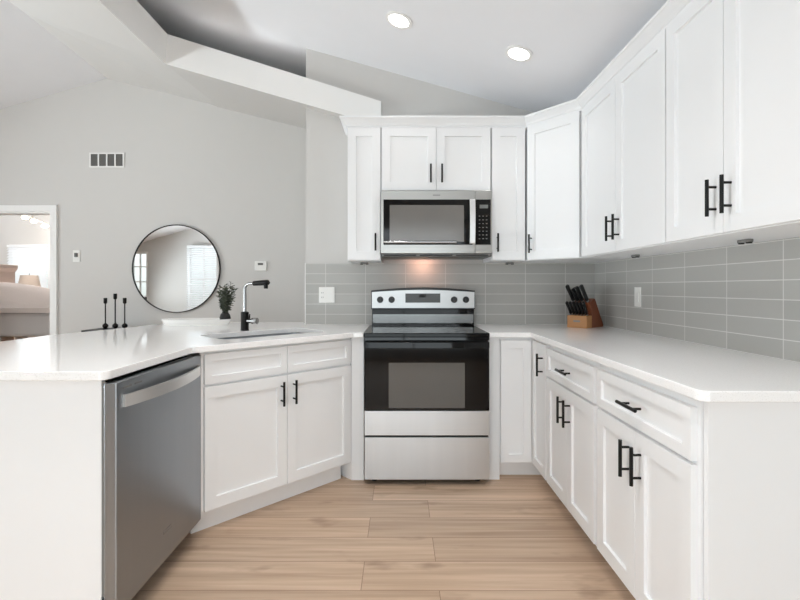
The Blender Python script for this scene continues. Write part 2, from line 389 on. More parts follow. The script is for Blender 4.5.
# ------------------------------------------------------------------ cabinets
def handle(parent, x, z, vertical=True, L=.135, y=0.0):
    mb = MB(); r = .0063; o = .032; k = L*.3
    if vertical:
        mb.tube([(x, y-o, z-L/2), (x, y-o, z+L/2)], r, 10)
        for s in (-1, 1): mb.tube([(x, y, z+s*k), (x, y-o, z+s*k)], .0045, 8)
    else:
        mb.tube([(x-L/2, y-o, z), (x+L/2, y-o, z)], r, 10)
        for s in (-1, 1): mb.tube([(x+s*k, y, z), (x+s*k, y-o, z)], .0045, 8)
    return mb.build('handle', M['black'], parent, smooth=True)
def door(parent, x0, x1, z0, z1, hx=None, hz=None, fw=.057, name='door', vertical=True, L=.130):
    d = MB().shaker(x0, x1, z0, z1, fw=fw).build(name, M['white'], parent)
    if hx is not None: handle(d, hx, hz, vertical, L)
    return d

UZ0, UZ1 = 1.378, 2.29
UY = 3.11
# uppers along the back wall
t = thing('wall_cabinet', 'narrow white upper cabinet left of the stainless microwave', 'cabinet', (-.362, UY, UZ0))
MB().box(.002, .230, .021, YB-UY-.002, 0, UZ1-UZ0).build('body', M['white'], t)
door(t, .004, .228, .004, .908, .196, .125, L=.118)
t = thing('wall_cabinet', 'short white double door upper cabinet directly above the microwave', 'cabinet', (-.131, UY, 1.853))
MB().box(.002, .754, .021, YB-UY-.002, 0, UZ1-1.853).build('body', M['white'], t)
door(t, .006, .376, .004, .433, .340, .115, L=.125)
door(t, .380, .750, .004, .433, .416, .115, L=.125)
t = thing('wall_cabinet', 'narrow white upper cabinet right of the microwave, beside the angled corner cabinet', 'cabinet', (.626, UY, UZ0))
MB().box(.002, .233, .021, YB-UY-.002, 0, UZ1-UZ0).build('body', M['white'], t)
door(t, .004, .229, .004, .908, .038, .120, L=.125)
# diagonal corner upper
A = (.860, UY); Bp = (1.120, 2.815)
ang = math.atan2(Bp[1]-A[1], Bp[0]-A[0]); wd = math.hypot(Bp[0]-A[0], Bp[1]-A[1])
t = thing('wall_cabinet', 'tall white angled upper cabinet across the corner above the knife block', 'cabinet', (A[0], A[1], UZ0), ang)
def loc2(x, y):
    dx, dy = x-A[0], y-A[1]; return (dx*math.cos(ang)+dy*math.sin(ang), -dx*math.sin(ang)+dy*math.cos(ang))
nrm = (-math.sin(ang)*.021, math.cos(ang)*.021)
pl = [loc2(A[0]+nrm[0], A[1]+nrm[1]+.004), loc2(Bp[0]+nrm[0], Bp[1]+nrm[1]), loc2(XR-.002, 2.832), loc2(XR-.002, YB-.002), loc2(.860, YB-.002)]
MB().prism(pl, 0, UZ1-UZ0).build('body', M['white'], t)
door(t, .010, wd-.012, .004, .908, .045, .110, L=.125)
# right wall uppers; local x runs towards the camera
UXF = 1.119
t = thing('wall_cabinet', 'white double door upper cabinet on the right wall next to the corner', 'cabinet', (UXF, 2.808, UZ0), -PI/2)
MB().box(.002, .888, .021, XR-UXF-.002, 0, UZ1-UZ0).build('body', M['white'], t)
door(t, .006, .444, .004, .908, .408, .125); door(t, .447, .886, .004, .908, .482, .125)
t = thing('wall_cabinet', 'white double door upper cabinet nearest the camera at the right edge', 'cabinet', (UXF, 1.918, UZ0), -PI/2)
MB().box(.002, .684, .021, XR-UXF-.002, 0, UZ1-UZ0).build('body', M['white'], t)
door(t, .004, .341, .004, .908, .306, .130); door(t, .344, .682, .004, .908, .380, .130)

# crown moulding along the cabinet tops, swept profile (offset outwards, height)
path = [(-.362, YB-.004), (-.362, UY+.014), (.866, UY+.014), (1.133, 2.822), (1.133, 1.236)]
prof = [(0, 0), (.006, 0), (.006, .012), (.012, .014), (.018, .026), (.040, .050), (.048, .054), (.048, .066), (0, .066)]
def sweep(path, prof, z):
    n = len(path); rings = []
    for i, p in enumerate(path):
        d0 = Vector(path[i]) - Vector(path[i-1]) if i else None
        d1 = Vector(path[i+1]) - Vector(path[i]) if i < n-1 else None
        def nn(d): d = d.normalized(); return Vector((d.y, -d.x))
        if d0 is None: m_ = nn(d1)
        elif d1 is None: m_ = nn(d0)
        else:
            a, b = nn(d0), nn(d1); m_ = (a+b).normalized(); m_ = m_/m_.dot(a)
        rings.append([(p[0]+m_.x*o, p[1]+m_.y*o, z+h) for o, h in prof])
    return rings
path_l = path
tag(MB().loft(sweep(path, [(-o if False else o, h) for o, h in prof], UZ1)).build('crown_molding', M['white']),
    'white crown molding running along the tops of the upper cabinets', 'molding')

# base cabinets on the right wall
BXF = .815; BZ = .885
def base_right(label, y_far, w, end=False):
    t = thing('base_cabinet', label, 'cabinet', (BXF, y_far, 0), -PI/2)
    d = XR - BXF - .002
    MB().box(.001, w-.001, .021, d, .105, BZ).build('body', M['white'], t)
    MB().box(.001, w-.001, .09, d, 0, .105).build('toe_kick', M['white'], t)
    dr = door(t, .014, w-.014, .704, .855, w/2, .780, fw=.036, name='drawer', vertical=False)
    door(t, .014, w/2-.0015, .112, .693, w/2-.039, .585); door(t, w/2+.0015, w-.014, .112, .693, w/2+.039, .585)
    if end: MB().box(w-.001+.003, w+.02, .026, d, 0, BZ).build('end_panel', M['white'], t)
    return t
base_right('white base cabinet with one drawer, second on the right, behind the end cabinet', 2.545, .644)
base_right('white base cabinet with one drawer at the near end of the right counter', 1.898, .636, True)
# lazy-susan corner base
t = thing('corner_base_cabinet', 'white corner base cabinet between the range and the right run', 'cabinet', (.62, 2.83, 0))
pl = [(.0, .0), (BXF+.021-.62, .0), (BXF+.021-.62, 2.549-2.83), (XR-.002-.62, 2.549-2.83), (XR-.002-.62, YB-.002-2.83), (0, YB-.002-2.83)]
MB().prism(pl, .105, BZ).build('body', M['white'], t)
pk = [(.0, .07), (BXF+.09-.62, .07), (BXF+.09-.62, 2.549-2.83), (XR-.002-.62, 2.549-2.83), (XR-.002-.62, YB-.002-2.83), (0, YB-.002-2.83)]
MB().prism(pk, 0, .105).build('toe_kick', M['white'], t)
o = MB().shaker(.002, BXF-.62-.003, .112, .868, y=-.021, fw=.05).build('door', M['white'], t)
dd = MB().shaker(.002, .262, .112, .868, fw=.05).build('door', M['white'], t, loc=(BXF-.62, 2.81-2.83+.002, 0), rotz=-PI/2)
handle(dd, .210, .750, L=.128)
# fillers next to the range
tag(MB().box(.545, .618, 2.825, YB-.01, 0, BZ).build('filler_panel', M['white'], bevel=.001), 'narrow white filler panel right of the range', 'panel')
tag(MB().prism([(-.224, 2.818), (-.299, 2.818), (-.40, 2.919), (-.40, 3.05), (-.224, 3.05)], 0, BZ).build('filler_panel', M['white']), 'narrow white filler panel left of the range', 'panel')

# diagonal sink base
SL = (-.937, 2.169); sw = .907; sa = PI/4
t = thing('sink_base_cabinet', 'white angled double door sink cabinet with two false drawer fronts', 'cabinet', (SL[0], SL[1], 0), sa)
sb = MB(); sb.box(.001, sw-.001, .021, .60, .105, .66)
sb.box(.001, sw-.001, .021, .06, .66, BZ); sb.box(.001, .04, .06, .60, .66, BZ); sb.box(sw-.04, sw-.001, .06, .60, .66, BZ)
sb.build('body', M['white'], t)
MB().box(-.03, sw-.03, .075, .59, 0, .105).build('toe_kick', M['white'], t)
MB().box(-.016, .001, .004, .03, .105, BZ).build('filler_strip', M['white'], t)
door(t, .006, sw/2-.0015, .727, .872, fw=.036, name='drawer_front'); door(t, sw/2+.0015, sw-.006, .727, .872, fw=.036, name='drawer_front')
door(t, .006, sw/2-.0015, .118, .714, sw/2-.038, .620); door(t, sw/2+.0015, sw-.006, .118, .714, sw/2+.038, .620)

# peninsula
tag(MB().box(-1.6, -.994, 1.515, 1.535, 0, BZ).build('peninsula_end_panel', M['white'], bevel=.001), 'white panel closing the peninsula end that faces the camera', 'panel')
tag(MB().box(-1.62, -1.601, 1.515, 3.1, 0, BZ).build('peninsula_back_panel', M['white'], bevel=.001), 'white panel along the living-room side of the peninsula under the counter', 'panel')

# ------------------------------------------------------------------ countertops
def rounded(poly, rad):
    out = []
    for i, p in enumerate(poly):
        r = rad.get(i, 0)
        if not r: out.append(p); continue
        p = Vector(p); a = (Vector(poly[i-1])-p).normalized(); b = (Vector(poly[(i+1) % len(poly)])-p).normalized()
        h = math.acos(max(-1, min(1, a.dot(b))))/2; L = r/math.tan(h); c = p+(a+b).normalized()*(r/math.sin(h))
        s, e = p+a*L, p+b*L
        for k in range(7):
            v = (s-c).lerp(e-c, k/6).normalized()*r; out.append(tuple(c+v))
    return out
CT0, CT1 = .886, .916
tag(MB().prism(rounded([(.546, YB-.002), (XR-.002, YB-.002), (XR-.002, 1.208), (.80, 1.208), (.80, 2.788), (.546, 2.788)], {3: .03}), CT0, CT1)
    .build('countertop', M['quartz'], bevel=.003), 'white quartz L-shaped countertop right of the range', 'countertop')
sn = (-.7071, .7071); st = (.7071, .7071)
SC = (-.617+sn[0]*.345+st[0]*.055, 2.49+sn[1]*.345+st[1]*.055)            # sink centre
SHL, SHW = .335, .18
ct = MB()
poly = rounded([(-.224, YB-.002), (-.224, 2.788), (-.284, 2.788), (-.965, 2.107), (-.965, 1.49), (-2.05, 1.49), (-2.04, 2.65), (-1.93, 3.0), (-1.845, 3.42), (-1.76, 3.63), (XW-.004, 3.66), (XW-.004, YB-.002)], {4: .03})
counter = ct.prism(poly, CT0, CT1).build('countertop', M['quartz'])
tag(counter, 'white quartz countertop of the peninsula and sink corner, left of the range', 'countertop')
def rrect(hx, hy, r, n=6):
    out = []
    for cx, cy, a0 in ((hx-r, hy-r, 0), (-hx+r, hy-r, PI/2), (-hx+r, -hy+r, PI), (hx-r, -hy+r, 1.5*PI)):
        for k in range(n+1): a = a0+PI/2*k/n; out.append((cx+r*math.cos(a), cy+r*math.sin(a)))
    return out
# sink cut-out
cut = MB().prism(rrect(SHL, SHW, .06), CT0-.05, CT1+.05).build('cutter', M['quartz'], loc=(SC[0], SC[1], 0), rotz=sa)
bpy.context.view_layer.update()
md = counter.modifiers.new('cut', 'BOOLEAN'); md.operation = 'DIFFERENCE'; md.object = cut; md.solver = 'EXACT'
bpy.context.view_layer.update()
dg = bpy.context.evaluated_depsgraph_get()
nm = bpy.data.meshes.new_from_object(counter.evaluated_get(dg))
counter.modifiers.clear(); counter.data = nm
bpy.data.objects.remove(cut)
b = counter.modifiers.new('bevel', 'BEVEL'); b.width = .003; b.segments = 2; b.limit_method = 'ANGLE'; b.angle_limit = math.radians(40)
# sink
t = thing('kitchen_sink', 'undermount steel sink basin set into the angled white counter', 'sink', (SC[0], SC[1], 0), sa)
k = MB(); a_ = rrect(SHL+.012, SHW+.012, .07); b_ = rrect(SHL+.004, SHW+.004, .064); c_ = rrect(SHL-.012, SHW-.012, .06)
k.loft([[(x, y, .885) for x, y in a_], [(x, y, .69) for x, y in a_]], cap=False)
k.loft([[(x, y, .885) for x, y in a_], [(x, y, .885) for x, y in b_], [(x, y, .72) for x, y in c_]], cap=False)
k.face([(x, y, .72) for x, y in c_]); k.face([(x, y, .69) for x, y in a_])
k.build('basin', M['steel_dark'], t, smooth=True)
MB().lathe([(.001, 0), (.042, 0), (.045, .004), (.03, .005), (.001, .003)], (0, .03, .7205)).build('drain', M['chrome'], t, smooth=True)
# faucet behind the sink
FX, FY = SC[0]+sn[0]*.245-st[0]*.010, SC[1]+sn[1]*.245-st[1]*.010
t = thing('kitchen_faucet', 'black and chrome kitchen faucet standing behind the sink', 'faucet', (FX, FY, CT1), -.38)
MB().lathe([(.001, 0), (.027, 0), (.027, .006), (.025, .008), (.025, .118), (.018, .122), (.001, .122)]).build('body', M['black'], t, smooth=True)
pts = [(0, 0, .118), (0, 0, .262)] + [(.04-.04*math.cos(a), 0, .262+.04*math.sin(a)) for a in [PI/2*i/8 for i in range(1, 9)]] + [(.07, 0, .303)]
MB().tube(pts, .0105, 14).build('spout', M['chrome'], t, smooth=True)
sp_ = MB().tube([(.07, 0, .303), (.072, 0, .303), (.165, 0, .308), (.178, 0, .308), (.188, 0, .303)], [.012, .0155, .0185, .0185, .011], 14)
hd = sp_.build('spray_head', M['black'], t, smooth=True)
MB().tube([(.166, 0, .296), (.166, 0, .270)], [.014, .0125], 12).build('nozzle', M['black'], hd, smooth=True)
kn = MB().tube([(.018, .002, .062), (.045, .006, .062), (.056, .008, .062), (.088, .013, .062)], [.014, .015, .021, .021], 16).build('handle', M['chrome'], t, smooth=True)
MB().tube([(.045, -.01, .078), (.047, -.008, .108)], [.005, .0035], 8).build('lever', M['black'], kn, smooth=True)

# ------------------------------------------------------------------ backsplash
bs = MB().box(.561+XW, .561+XR-.009, 0, .008, 0, UZ0-.92+.003)
o = bs.build('tile_backsplash', M['tile'], loc=(-.561, YB-.0085, .9165)); tag(o, 'grey stacked tile backsplash on the back wall behind the range', 'backsplash')
bs = MB().box(.0, YB-1.21, 0, .008, 0, UZ0-.92+.003)
# right wall: local x towards the camera from the corner; a grout line lies 0.185 m from the corner
o = bs.build('tile_backsplash', M['tile'], loc=(XR-.0085, YB-.009, .9165), rotz=-PI/2); tag(o, 'grey stacked tile backsplash on the right wall above the long counter', 'backsplash')
for v in o.data.vertices: v.co.x += .118
o.location.y += .118
tag(MB().box(XW-.006, XW, YB-.012, YB, .917, UZ0+.001).build('tile_edge_trim', M['trim']), 'thin white edge strip at the left end of the tiled backsplash', 'trim')

# ------------------------------------------------------------------ range
RX, RW = .162, .760; RY = 2.734; RD = YB-.03-RY
t = thing('kitchen_range', 'freestanding stainless steel electric range with black glass oven door', 'range', (RX-RW/2, RY, 0))
MB().box(.003, RW-.003, .05, RD, .035, .893).build('body', M['blackplastic'], t)
for fx in (.06, RW-.06):
    for fy in (.09, RD-.08): MB().lathe([(.001, 0), (.018, 0), (.018, .012), (.011, .015), (.011, .036), (.001, .036)], (fx, fy, 0), 12).build('foot', M['blackplastic'], t)
ck = MB().box(.0, RW, .012, RD-.06, .893, .918).build('cooktop', M['glass_black'], t, bevel=.004)
for cx_, cy_, r_ in ((.20, .19, .105), (.56, .19, .085), (.20, .43, .085), (.56, .43, .105)):
    MB().loft([[(cx_+r*math.cos(2*PI*k_/40), cy_+r*math.sin(2*PI*k_/40), z) for k_ in range(40)] for r, z in ((r_-.003, .918), (r_-.003, .9186), (r_, .9186), (r_, .918))], cap=False).build('burner_ring', M['ring'], ck)
MB().box(.004, RW-.004, .005, .03, .874, .893).build('front_rim', M['glass_black'], t)
od = MB().box(.004, RW-.004, .004, .048, .452, .868).build('oven_door', M['glass_black'], t, bevel=.003)
MB().box(.150, RW-.152, .0025, .005, .468, .740).build('window', M['oven_window'], od)
MB().box(.004, RW-.004, .002, .048, .303, .450).build('door_panel', M['steel_v'], od, bevel=.002)
hb = MB(); pts = [(.012+(RW-.024)*i/24, -.036-.012*math.sin(PI*i/24), .850) for i in range(25)]
hb.loft([[(x, y-.010, z-.017), (x, y+.008, z-.015), (x, y+.010, z+.017), (x, y-.006, z+.020)] for x, y, z in pts])
for hx in (.02, RW-.05): hb.box(hx, hx+.03, -.03, .006, .837, .863)
hb.build('handle', M['glass_black'], od, bevel=.003)
MB().box(.004, RW-.004, .004, .048, .036, .290).build('drawer', M['steel_v'], t, bevel=.002)
MB().box(.008, RW-.008, .02, .05, .288, .304).build('drawer_gap', M['dark'], t)
# backguard
bg_y = RD-.075
g = MB().box(.006, RW-.006, bg_y, RD, .918, 1.034).build('back_riser', M['glass_black'], t)
MB().box(.012, RW-.012, bg_y-.004, bg_y, .934, .998).build('riser_trim', M['riser'], g)
cp = MB(); N = 20
top = [(RW*i/N, 1.172+.022*math.sin(PI*i/N)) for i in range(N+1)]
cp.prism_y([(0, 1.034), (RW, 1.034)] + top[::-1], bg_y-.012, RD)
cpo = cp.build('backguard', M['blackplastic'], t, bevel=.003); cpo.location.x = g.location.x = .007
fp = MB(); top2 = [(.006+(RW-.012)*i/N, 1.160+.016*math.sin(PI*i/N)) for i in range(N+1)]
fp.prism_y([(.006, 1.044), (RW-.006, 1.044)] + top2[::-1], bg_y-.016, bg_y-.011)
fpo = fp.build('control_panel', M['steel'], t); fpo.location.x = .007
MB().box(.250, .505, bg_y-.018, bg_y-.015, 1.083, 1.150).build('display', M['display'], fpo)
MB().box(.350, .400, bg_y-.0195, bg_y-.0175, 1.122, 1.142).build('clock_window', M['dark'], fpo)
for kx in (.066, .150, .606, .692):
    kb = MB(); 
    kb.loft([[(kx+r*math.cos(2*PI*i/24), y, 1.105+r*math.sin(2*PI*i/24)) for i in range(24)] for r, y in ((.024, bg_y-.016), (.024, bg_y-.020), (.021, bg_y-.036), (.019, bg_y-.038))])
    kb.box(kx-.0045, kx+.0045, bg_y-.046, bg_y-.036, 1.087, 1.123)
    kb.build('knob', M['blackplastic'], fpo, smooth=True)

# ------------------------------------------------------------------ microwave
MX0, MW = -.130, .753; MY = 3.075; MZ0, MZ1 = 1.402, 1.850
t = thing('microwave', 'stainless steel over-the-range microwave with black glass door', 'microwave', (MX0, MY, MZ0))
H = MZ1-MZ0
MB().box(.004, MW-.004, .022, YB-MY-.01, .002, H-.001).build('body', M['grey_plastic'], t)
dr = MB().box(.0, .636, 0, .022, .022, H-.002).build('door', M['steel_m'], t, bevel=.002)
MB().box(.636+.002, MW, 0, .022, .022, H-.002).build('side_panel', M['steel_m'], t, bevel=.002)
MB().box(.018, .620, -.003, .002, .080, H-.062).build('glass', M['glass_black'], dr, bevel=.001)
MB().box(.060, .562, -.005, -.002, .100, H-.100).build('window', M['micro_window'], dr)
hb = MB(); hpts = [(-.028-.012*math.sin(PI*i/12), .085+(H-.15)*i/12) for i in range(13)]
hb.loft([[(.597, y, z), (.635, y, z), (.635, y+.012, z), (.597, y+.012, z)] for y, z in hpts])
hb.box(.606, .628, -.03, .001, .089, .112); hb.box(.606, .628, -.03, .001, H-.09, H-.067)
hb.build('handle', M['satin'], dr, bevel=.003)
hb = MB().tube([(.022, -.013, .096), (.510, -.013, .096)], .0105, 10).build('lower_trim_bar', M['chrome'], dr, smooth=True)
cpn = MB().box(.640, MW-.010, -.003, .002, .080, H-.062).build('control_panel', M['glass_black'], t, bevel=.001)
MB().box(.668, .724, -.0045, -.002, H-.122, H-.098).build('display', M['lcd'], cpn)
for r in range(7):
    for c in range(3):
        MB().box(.662+c*.024, .672+c*.024, -.0042, -.002, .118+r*.0255, .123+r*.0255).build('button', M['key'], cpn)
MB().box(.352, .402, -.001, .0005, H-.036, H-.029).build('maker_badge', M['grey_plastic'], dr)
vt = MB().box(.01, MW-.01, .012, .10, .002, .020).build('vent', M['grey_plastic'], t)
for i in range(3): MB().box(.02+i*.245, .24+i*.245, .010, .0125, .006, .014).build('vent_slot', M['dark'], vt)
lt = MB().box(.30, .40, .19, .25, -.002, .003).build('cooktop_lamp', M['grey_plastic'], t)
sl = bpy.data.lights.new('cooktop_glow', 'AREA'); sl.energy = .45; sl.color = (1, .52, .36); sl.size = .10; sl.size_y = .05; sl.shape = 'RECTANGLE'
so = bpy.data.objects.new('cooktop_glow', sl); COL.objects.link(so); so.parent = t; so.location = (.30, .25, -.006); so.rotation_euler = (math.radians(35), 0, 0)

# ------------------------------------------------------------------ dishwasher
DWX = -.940; DW0, DW1 = 1.545, 2.118
t = thing('dishwasher', 'stainless steel dishwasher with curved bar handle under the peninsula counter', 'dishwasher', (DWX, 1.508, 0), PI/2)
wD = .642     # local x towards the back of the room, local -y faces the kitchen
MB().box(.034, wD-.01, .062, .60, .09, .872).build('tub', M['dark'], t)
MB().box(.034, wD-.012, .12, .58, 0, .09).build('toe_kick', M['blackplastic'], t)
d = MB().box(0, wD, 0, .042, .098, .874).build('door', M['steel_dark'], t, bevel=.003)
hb = MB(); n = 24
hb.loft([[(.035+(wD-.06)*i/n, -.008-.040*math.sin(PI*i/n)**.8, .786), (.035+(wD-.06)*i/n, .0-.034*math.sin(PI*i/n)**.8, .786),
          (.035+(wD-.06)*i/n, .0-.034*math.sin(PI*i/n)**.8, .828), (.035+(wD-.06)*i/n, -.008-.040*math.sin(PI*i/n)**.8, .828)] for i in range(n+1)])
hb.build('handle', M['satin'], d, smooth=True)
MB().box(.300, .362, -.0012, .0005, .208, .222).build('maker_badge', M['key'], d)
MB().box(.035, .085, -.0008, .0005, .848, .854).build('printed_mark', M['key'], d)
MB().box(.105, .15, -.0008, .0005, .848, .854).build('printed_mark', M['key'], d)
MB().box(.008, .022, .044, .060, .16, .86).build('door_seal', M['grey_plastic'], d)
MB().box(.006, .022, .044, .075, .135, .15).build('hinge_bracket', M['chrome'], d)

# ------------------------------------------------------------------ electrical bits
def plate_back(label, x, y, z, w, h, kind):
    t = thing('outlet_plate', label, 'outlet', (x, y, z))
    p = MB().box(-w/2, w/2, -.006, 0, -h/2, h/2).build('cover_plate', M['plate'], t, bevel=.002)
    if kind == 'duo':
        MB().box(-.048, -.013, -.0085, -.005, -.033, .033).build('receptacle', M['plate'], t, bevel=.001)
        for zz in (-.018, .016):
            for xx in (-.037, -.026): MB().box(xx-.0015, xx+.0015, -.009, -.008, zz-.005, zz+.005).build('socket_slot', M['grey_plastic'], t)
        MB().box(.014, .047, -.0095, -.005, -.033, .033).build('rocker', M['plate'], t, bevel=.001)
    return t
plate_back('white double outlet and switch plate on grey tile left of the range', -.552, YB-.0087, 1.138, .118, .118, 'duo')
t = thing('light_switch', 'white single rocker switch plate on the right wall tiles', 'switch', (XR-.0087, 2.80, 1.135), -PI/2)
MB().box(-.036, .036, -.006, 0, -.06, .06).build('cover_plate', M['plate'], t, bevel=.002)
MB().box(-.017, .017, -.0095, -.005, -.033, .033).build('rocker', M['plate'], t, bevel=.001)
t = thing('thermostat', 'square white thermostat on the far wall right of the mirror', 'thermostat', (-1.328, YF, 1.40))
MB().box(-.055, .055, -.022, 0, -.045, .045).build('housing', M['plate'], t, bevel=.004)
MB().box(-.024, .026, -.024, -.021, .008, .028).build('screen', M['vent_dark'], t)
t = thing('light_switch', 'small white switch plate on the far wall beside the doorway', 'switch', (-3.09, YF, 1.495))
MB().box(-.034, .034, -.007, 0, -.056, .056).build('cover_plate', M['plate'], t, bevel=.002)
MB().box(-.014, .014, -.018, -.006, -.01, .03).build('dimmer_knob', M['vent_dark'], t, bevel=.003)
# vent grille
t = thing('air_vent', 'small four-slot return air grille high on the far gable wall', 'vent', (-2.80, YF, 2.342))
vf = MB()
vf.box(-.165, .165, -.008, 0, 0, .012); vf.box(-.165, .165, -.008, 0, .128, .14)
for i in range(5): x = -.165+.0795*i; vf.box(x, x+.012, -.008, 0, .012, .128)
vf.build('frame', M['trim'], t)
for i in range(4): x = -.153+.0795*i; MB().box(x, x+.0675, -.003, 0, .012, .128).build('louver', M['vent_dark'], t)
# under-cabinet light connectors
for lb, x, y, r in (('small dark light clip under the corner-side right upper cabinet', 1.33, 2.57, PI/2), ('small dark light clip under the near right upper cabinet', 1.335, 1.76, PI/2),
                 ('small dark light clip under the narrow cabinet left of the microwave', -.26, 3.32, 0), ('small dark light clip under the narrow cabinet right of the microwave', .80, 3.32, 0)):
    t = thing('cabinet_light', lb, 'light', (x, y, UZ0-.013), r)
    MB().box(-.028, .028, -.012, .012, 0, .013).build('housing', M['grey_plastic'], t, bevel=.003)
    for s in (-1, 1): MB().lathe([(.001, -.004), (.010, -.004), (.011, .001), (.001, .001)], (s*.02, 0, 0), 12).build('cap', M['black'], t, smooth=True)

# ------------------------------------------------------------------ knife block and knives
KX, KY = 1.272, 3.175; KR = math.radians(-50)
t = thing('knife_block', 'two-tone wooden knife block in the counter corner', 'knife block', (KX, KY, CT1), KR)
MB().box(-.072, .072, -.075, -.004, 0, .085).build('front_block', M['woodlight'], t, bevel=.003)
# tall slanted block: profile in local y, z leaning back
MB().prism_x([(-.002, 0), (.158, 0), (.166, .012), (.046, .198), (.036, .202), (-.030, .172), (-.002, .092)], -.070, .070).build('rear_block', M['wooddark'], t, bevel=.003)
MB().box(-.024, .024, -.0765, -.0745, .040, .052).build('badge', M['key'], t)
ca, sa_ = math.cos(KR), math.sin(KR)
def kpos(x, y, z): return (KX+x*ca-y*sa_, KY+x*sa_+y*ca, CT1+z)
dirv = Vector((-.12, -.50, .85)).normalized()
def knife(lb, lx, ly, lz, L, r, dv, grp):
    t = thing('kitchen_knife', lb, 'knife', kpos(lx, ly, lz), KR, grp)
    d = Vector(dv); u = d.cross(Vector((1, 0, 0))).normalized()
    h = MB()
    def ring(s, a, b): c = d*s; return [c+Vector((b*math.cos(2*PI*k/10), 0, 0))+u*(a*math.sin(2*PI*k/10)) for k in range(10)]
    h.loft([ring(.012, r*.9, r*.6), ring(.02, r*1.05, r*.7), ring(L*.45, r*.95, r*.7), ring(L*.8, r*1.15, r*.75), ring(L*.95, r*1.2, r*.75), ring(L, r*.7, r*.45)])
    h.build('handle', M['blackplastic'], t, smooth=True)
    b = MB(); b.loft([ring(.001, r*.8, r*.5), ring(.012, r*.85, r*.55)]); b.build('bolster', M['steel'], t, smooth=True)
big = [(-.050, -.020, .178, .135, .016, 'leftmost back'), (-.020, -.018, .179, .105, .0155, 'second back'), (.012, -.016, .180, .120, .016, 'third back'), (.048, -.014, .181, .130, .016, 'rightmost back'),
       (-.032, .014, .194, .095, .0145, 'left rear'), (.026, .016, .195, .115, .016, 'right rear')]
for x, y, z, L, r, w in big:
    lb = {'leftmost back': 'black handled knife standing leftmost in the top of the tall block', 'second back': 'short black handled knife second from left in the tall block',
          'third back': 'black handled knife third from left in the tall block', 'rightmost back': 'long black handled knife at the right of the tall block',
          'left rear': 'black handled knife at the rear left of the tall block', 'right rear': 'black handled knife at the rear right of the tall block'}[w]
    knife(lb, x, y, z, L, r, dirv, 'large knives in the knife block')
for i in range(6):
    knife('black handled steak knife in the front row of the knife block', -.058+i*.0232, -.040, .0855, .105, .0125, Vector((-.10+.01*i, -.46, .88)).normalized(), 'steak knives in the front of the knife block')

# ------------------------------------------------------------------ tray, plant
t = thing('serving_tray', 'white oval rimmed tray at the back of the peninsula counter', 'tray', (-1.53, 3.42, CT1))
tr = MB(); n = 40
def el(a, b, z): return [(a*math.cos(2*PI*k/n), b*math.sin(2*PI*k/n), z) for k in range(n)]
tr.loft([el(.235, .105, 0), el(.262, .128, .042), el(.256, .122, .042), el(.228, .098, .008)])
tr.build('dish', M['ceramic'], t, smooth=True)
t = thing('potted_plant', 'small leafy green plant in a dark round vase on the white tray', 'plant', (-1.318, 3.43, CT1+.009))
MB().lathe([(.001, 0), (.026, 0), (.037, .018), (.040, .042), (.034, .066), (.022, .080), (.024, .088), (.019, .088), (.017, .075), (.001, .073)], n=24).build('vase', M['blackplastic'], t, smooth=True)
stm = MB(); lf = MB()
for s in range(26):
    a = random.uniform(0, 2*PI); sp_r = random.uniform(.005, .105); hh = random.uniform(.20, .37)-1.0*sp_r
    p0 = Vector((.008*math.cos(a), .008*math.sin(a), .065)); p2 = Vector((sp_r*math.cos(a), sp_r*math.sin(a), hh)); p1 = Vector((p2.x*.55, p2.y*.55, hh*.55))
    pts = [p0.lerp(p1, q).lerp(p1.lerp(p2, q), q) for q in [i/6 for i in range(7)]]
    stm.tube(pts, .0014, 5)
    for q in range(18):
        f = .22+.78*q/17; p = p0.lerp(p1, f).lerp(p1.lerp(p2, f), f)
        a2 = random.uniform(0, 2*PI); d = Vector((math.cos(a2), math.sin(a2), random.uniform(-.2, .7))).normalized()
        L = random.uniform(.020, .034); w = L*.38; sd = d.cross(Vector((random.uniform(-.6, .6), random.uniform(-.6, .6), 1))).normalized(); nr = sd.cross(d)*.003
        lf.loft([[p, p+d*L*.45+sd*w, p+d*L, p+d*L*.45-sd*w], [p+nr*.2, p+d*L*.45+sd*w+nr, p+d*L+nr*.2, p+d*L*.45-sd*w+nr]])
stm.build('stems', M['leaf'], t); lf.build('foliage', M['leaf'], t)

# ------------------------------------------------------------------ mirror, console, candle holders
t = thing('round_mirror', 'large round mirror with thin black frame on the far wall', 'mirror', (-2.132, YF, 1.374))
def disc(mb, rs_ys, n=72): return mb.loft([[(r*math.cos(2*PI*k/n), y, r*math.sin(2*PI*k/n)) for k in range(n)] for r, y in rs_ys])
disc(MB(), [(.412, -.002), (.412, -.014)]).build('mirror_glass', M['mirror'], t)
fr = MB(); n = 72
fr.loft([[(r*math.cos(2*PI*k/n), y, r*math.sin(2*PI*k/n)) for k in range(n)] for r, y in ((.4125, -.001), (.420, -.001), (.420, -.022), (.4125, -.022), (.4125, -.001))], cap=False)
fr.build('frame', M['black'], t, smooth=True)
t = thing('console_table', 'slim black console table against the far wall under the candle holders', 'table', (-2.615, 4.17, 0))
MB().box(-.21, .21, -.14, .14, .789, .814).build('table_top', M['black'], t, bevel=.002)
for sx in (-.19, .19):
    for sy in (-.12, .12): MB().box(sx-.012, sx+.012, sy-.012, sy+.012, 0, .789).build('leg', M['black'], t)
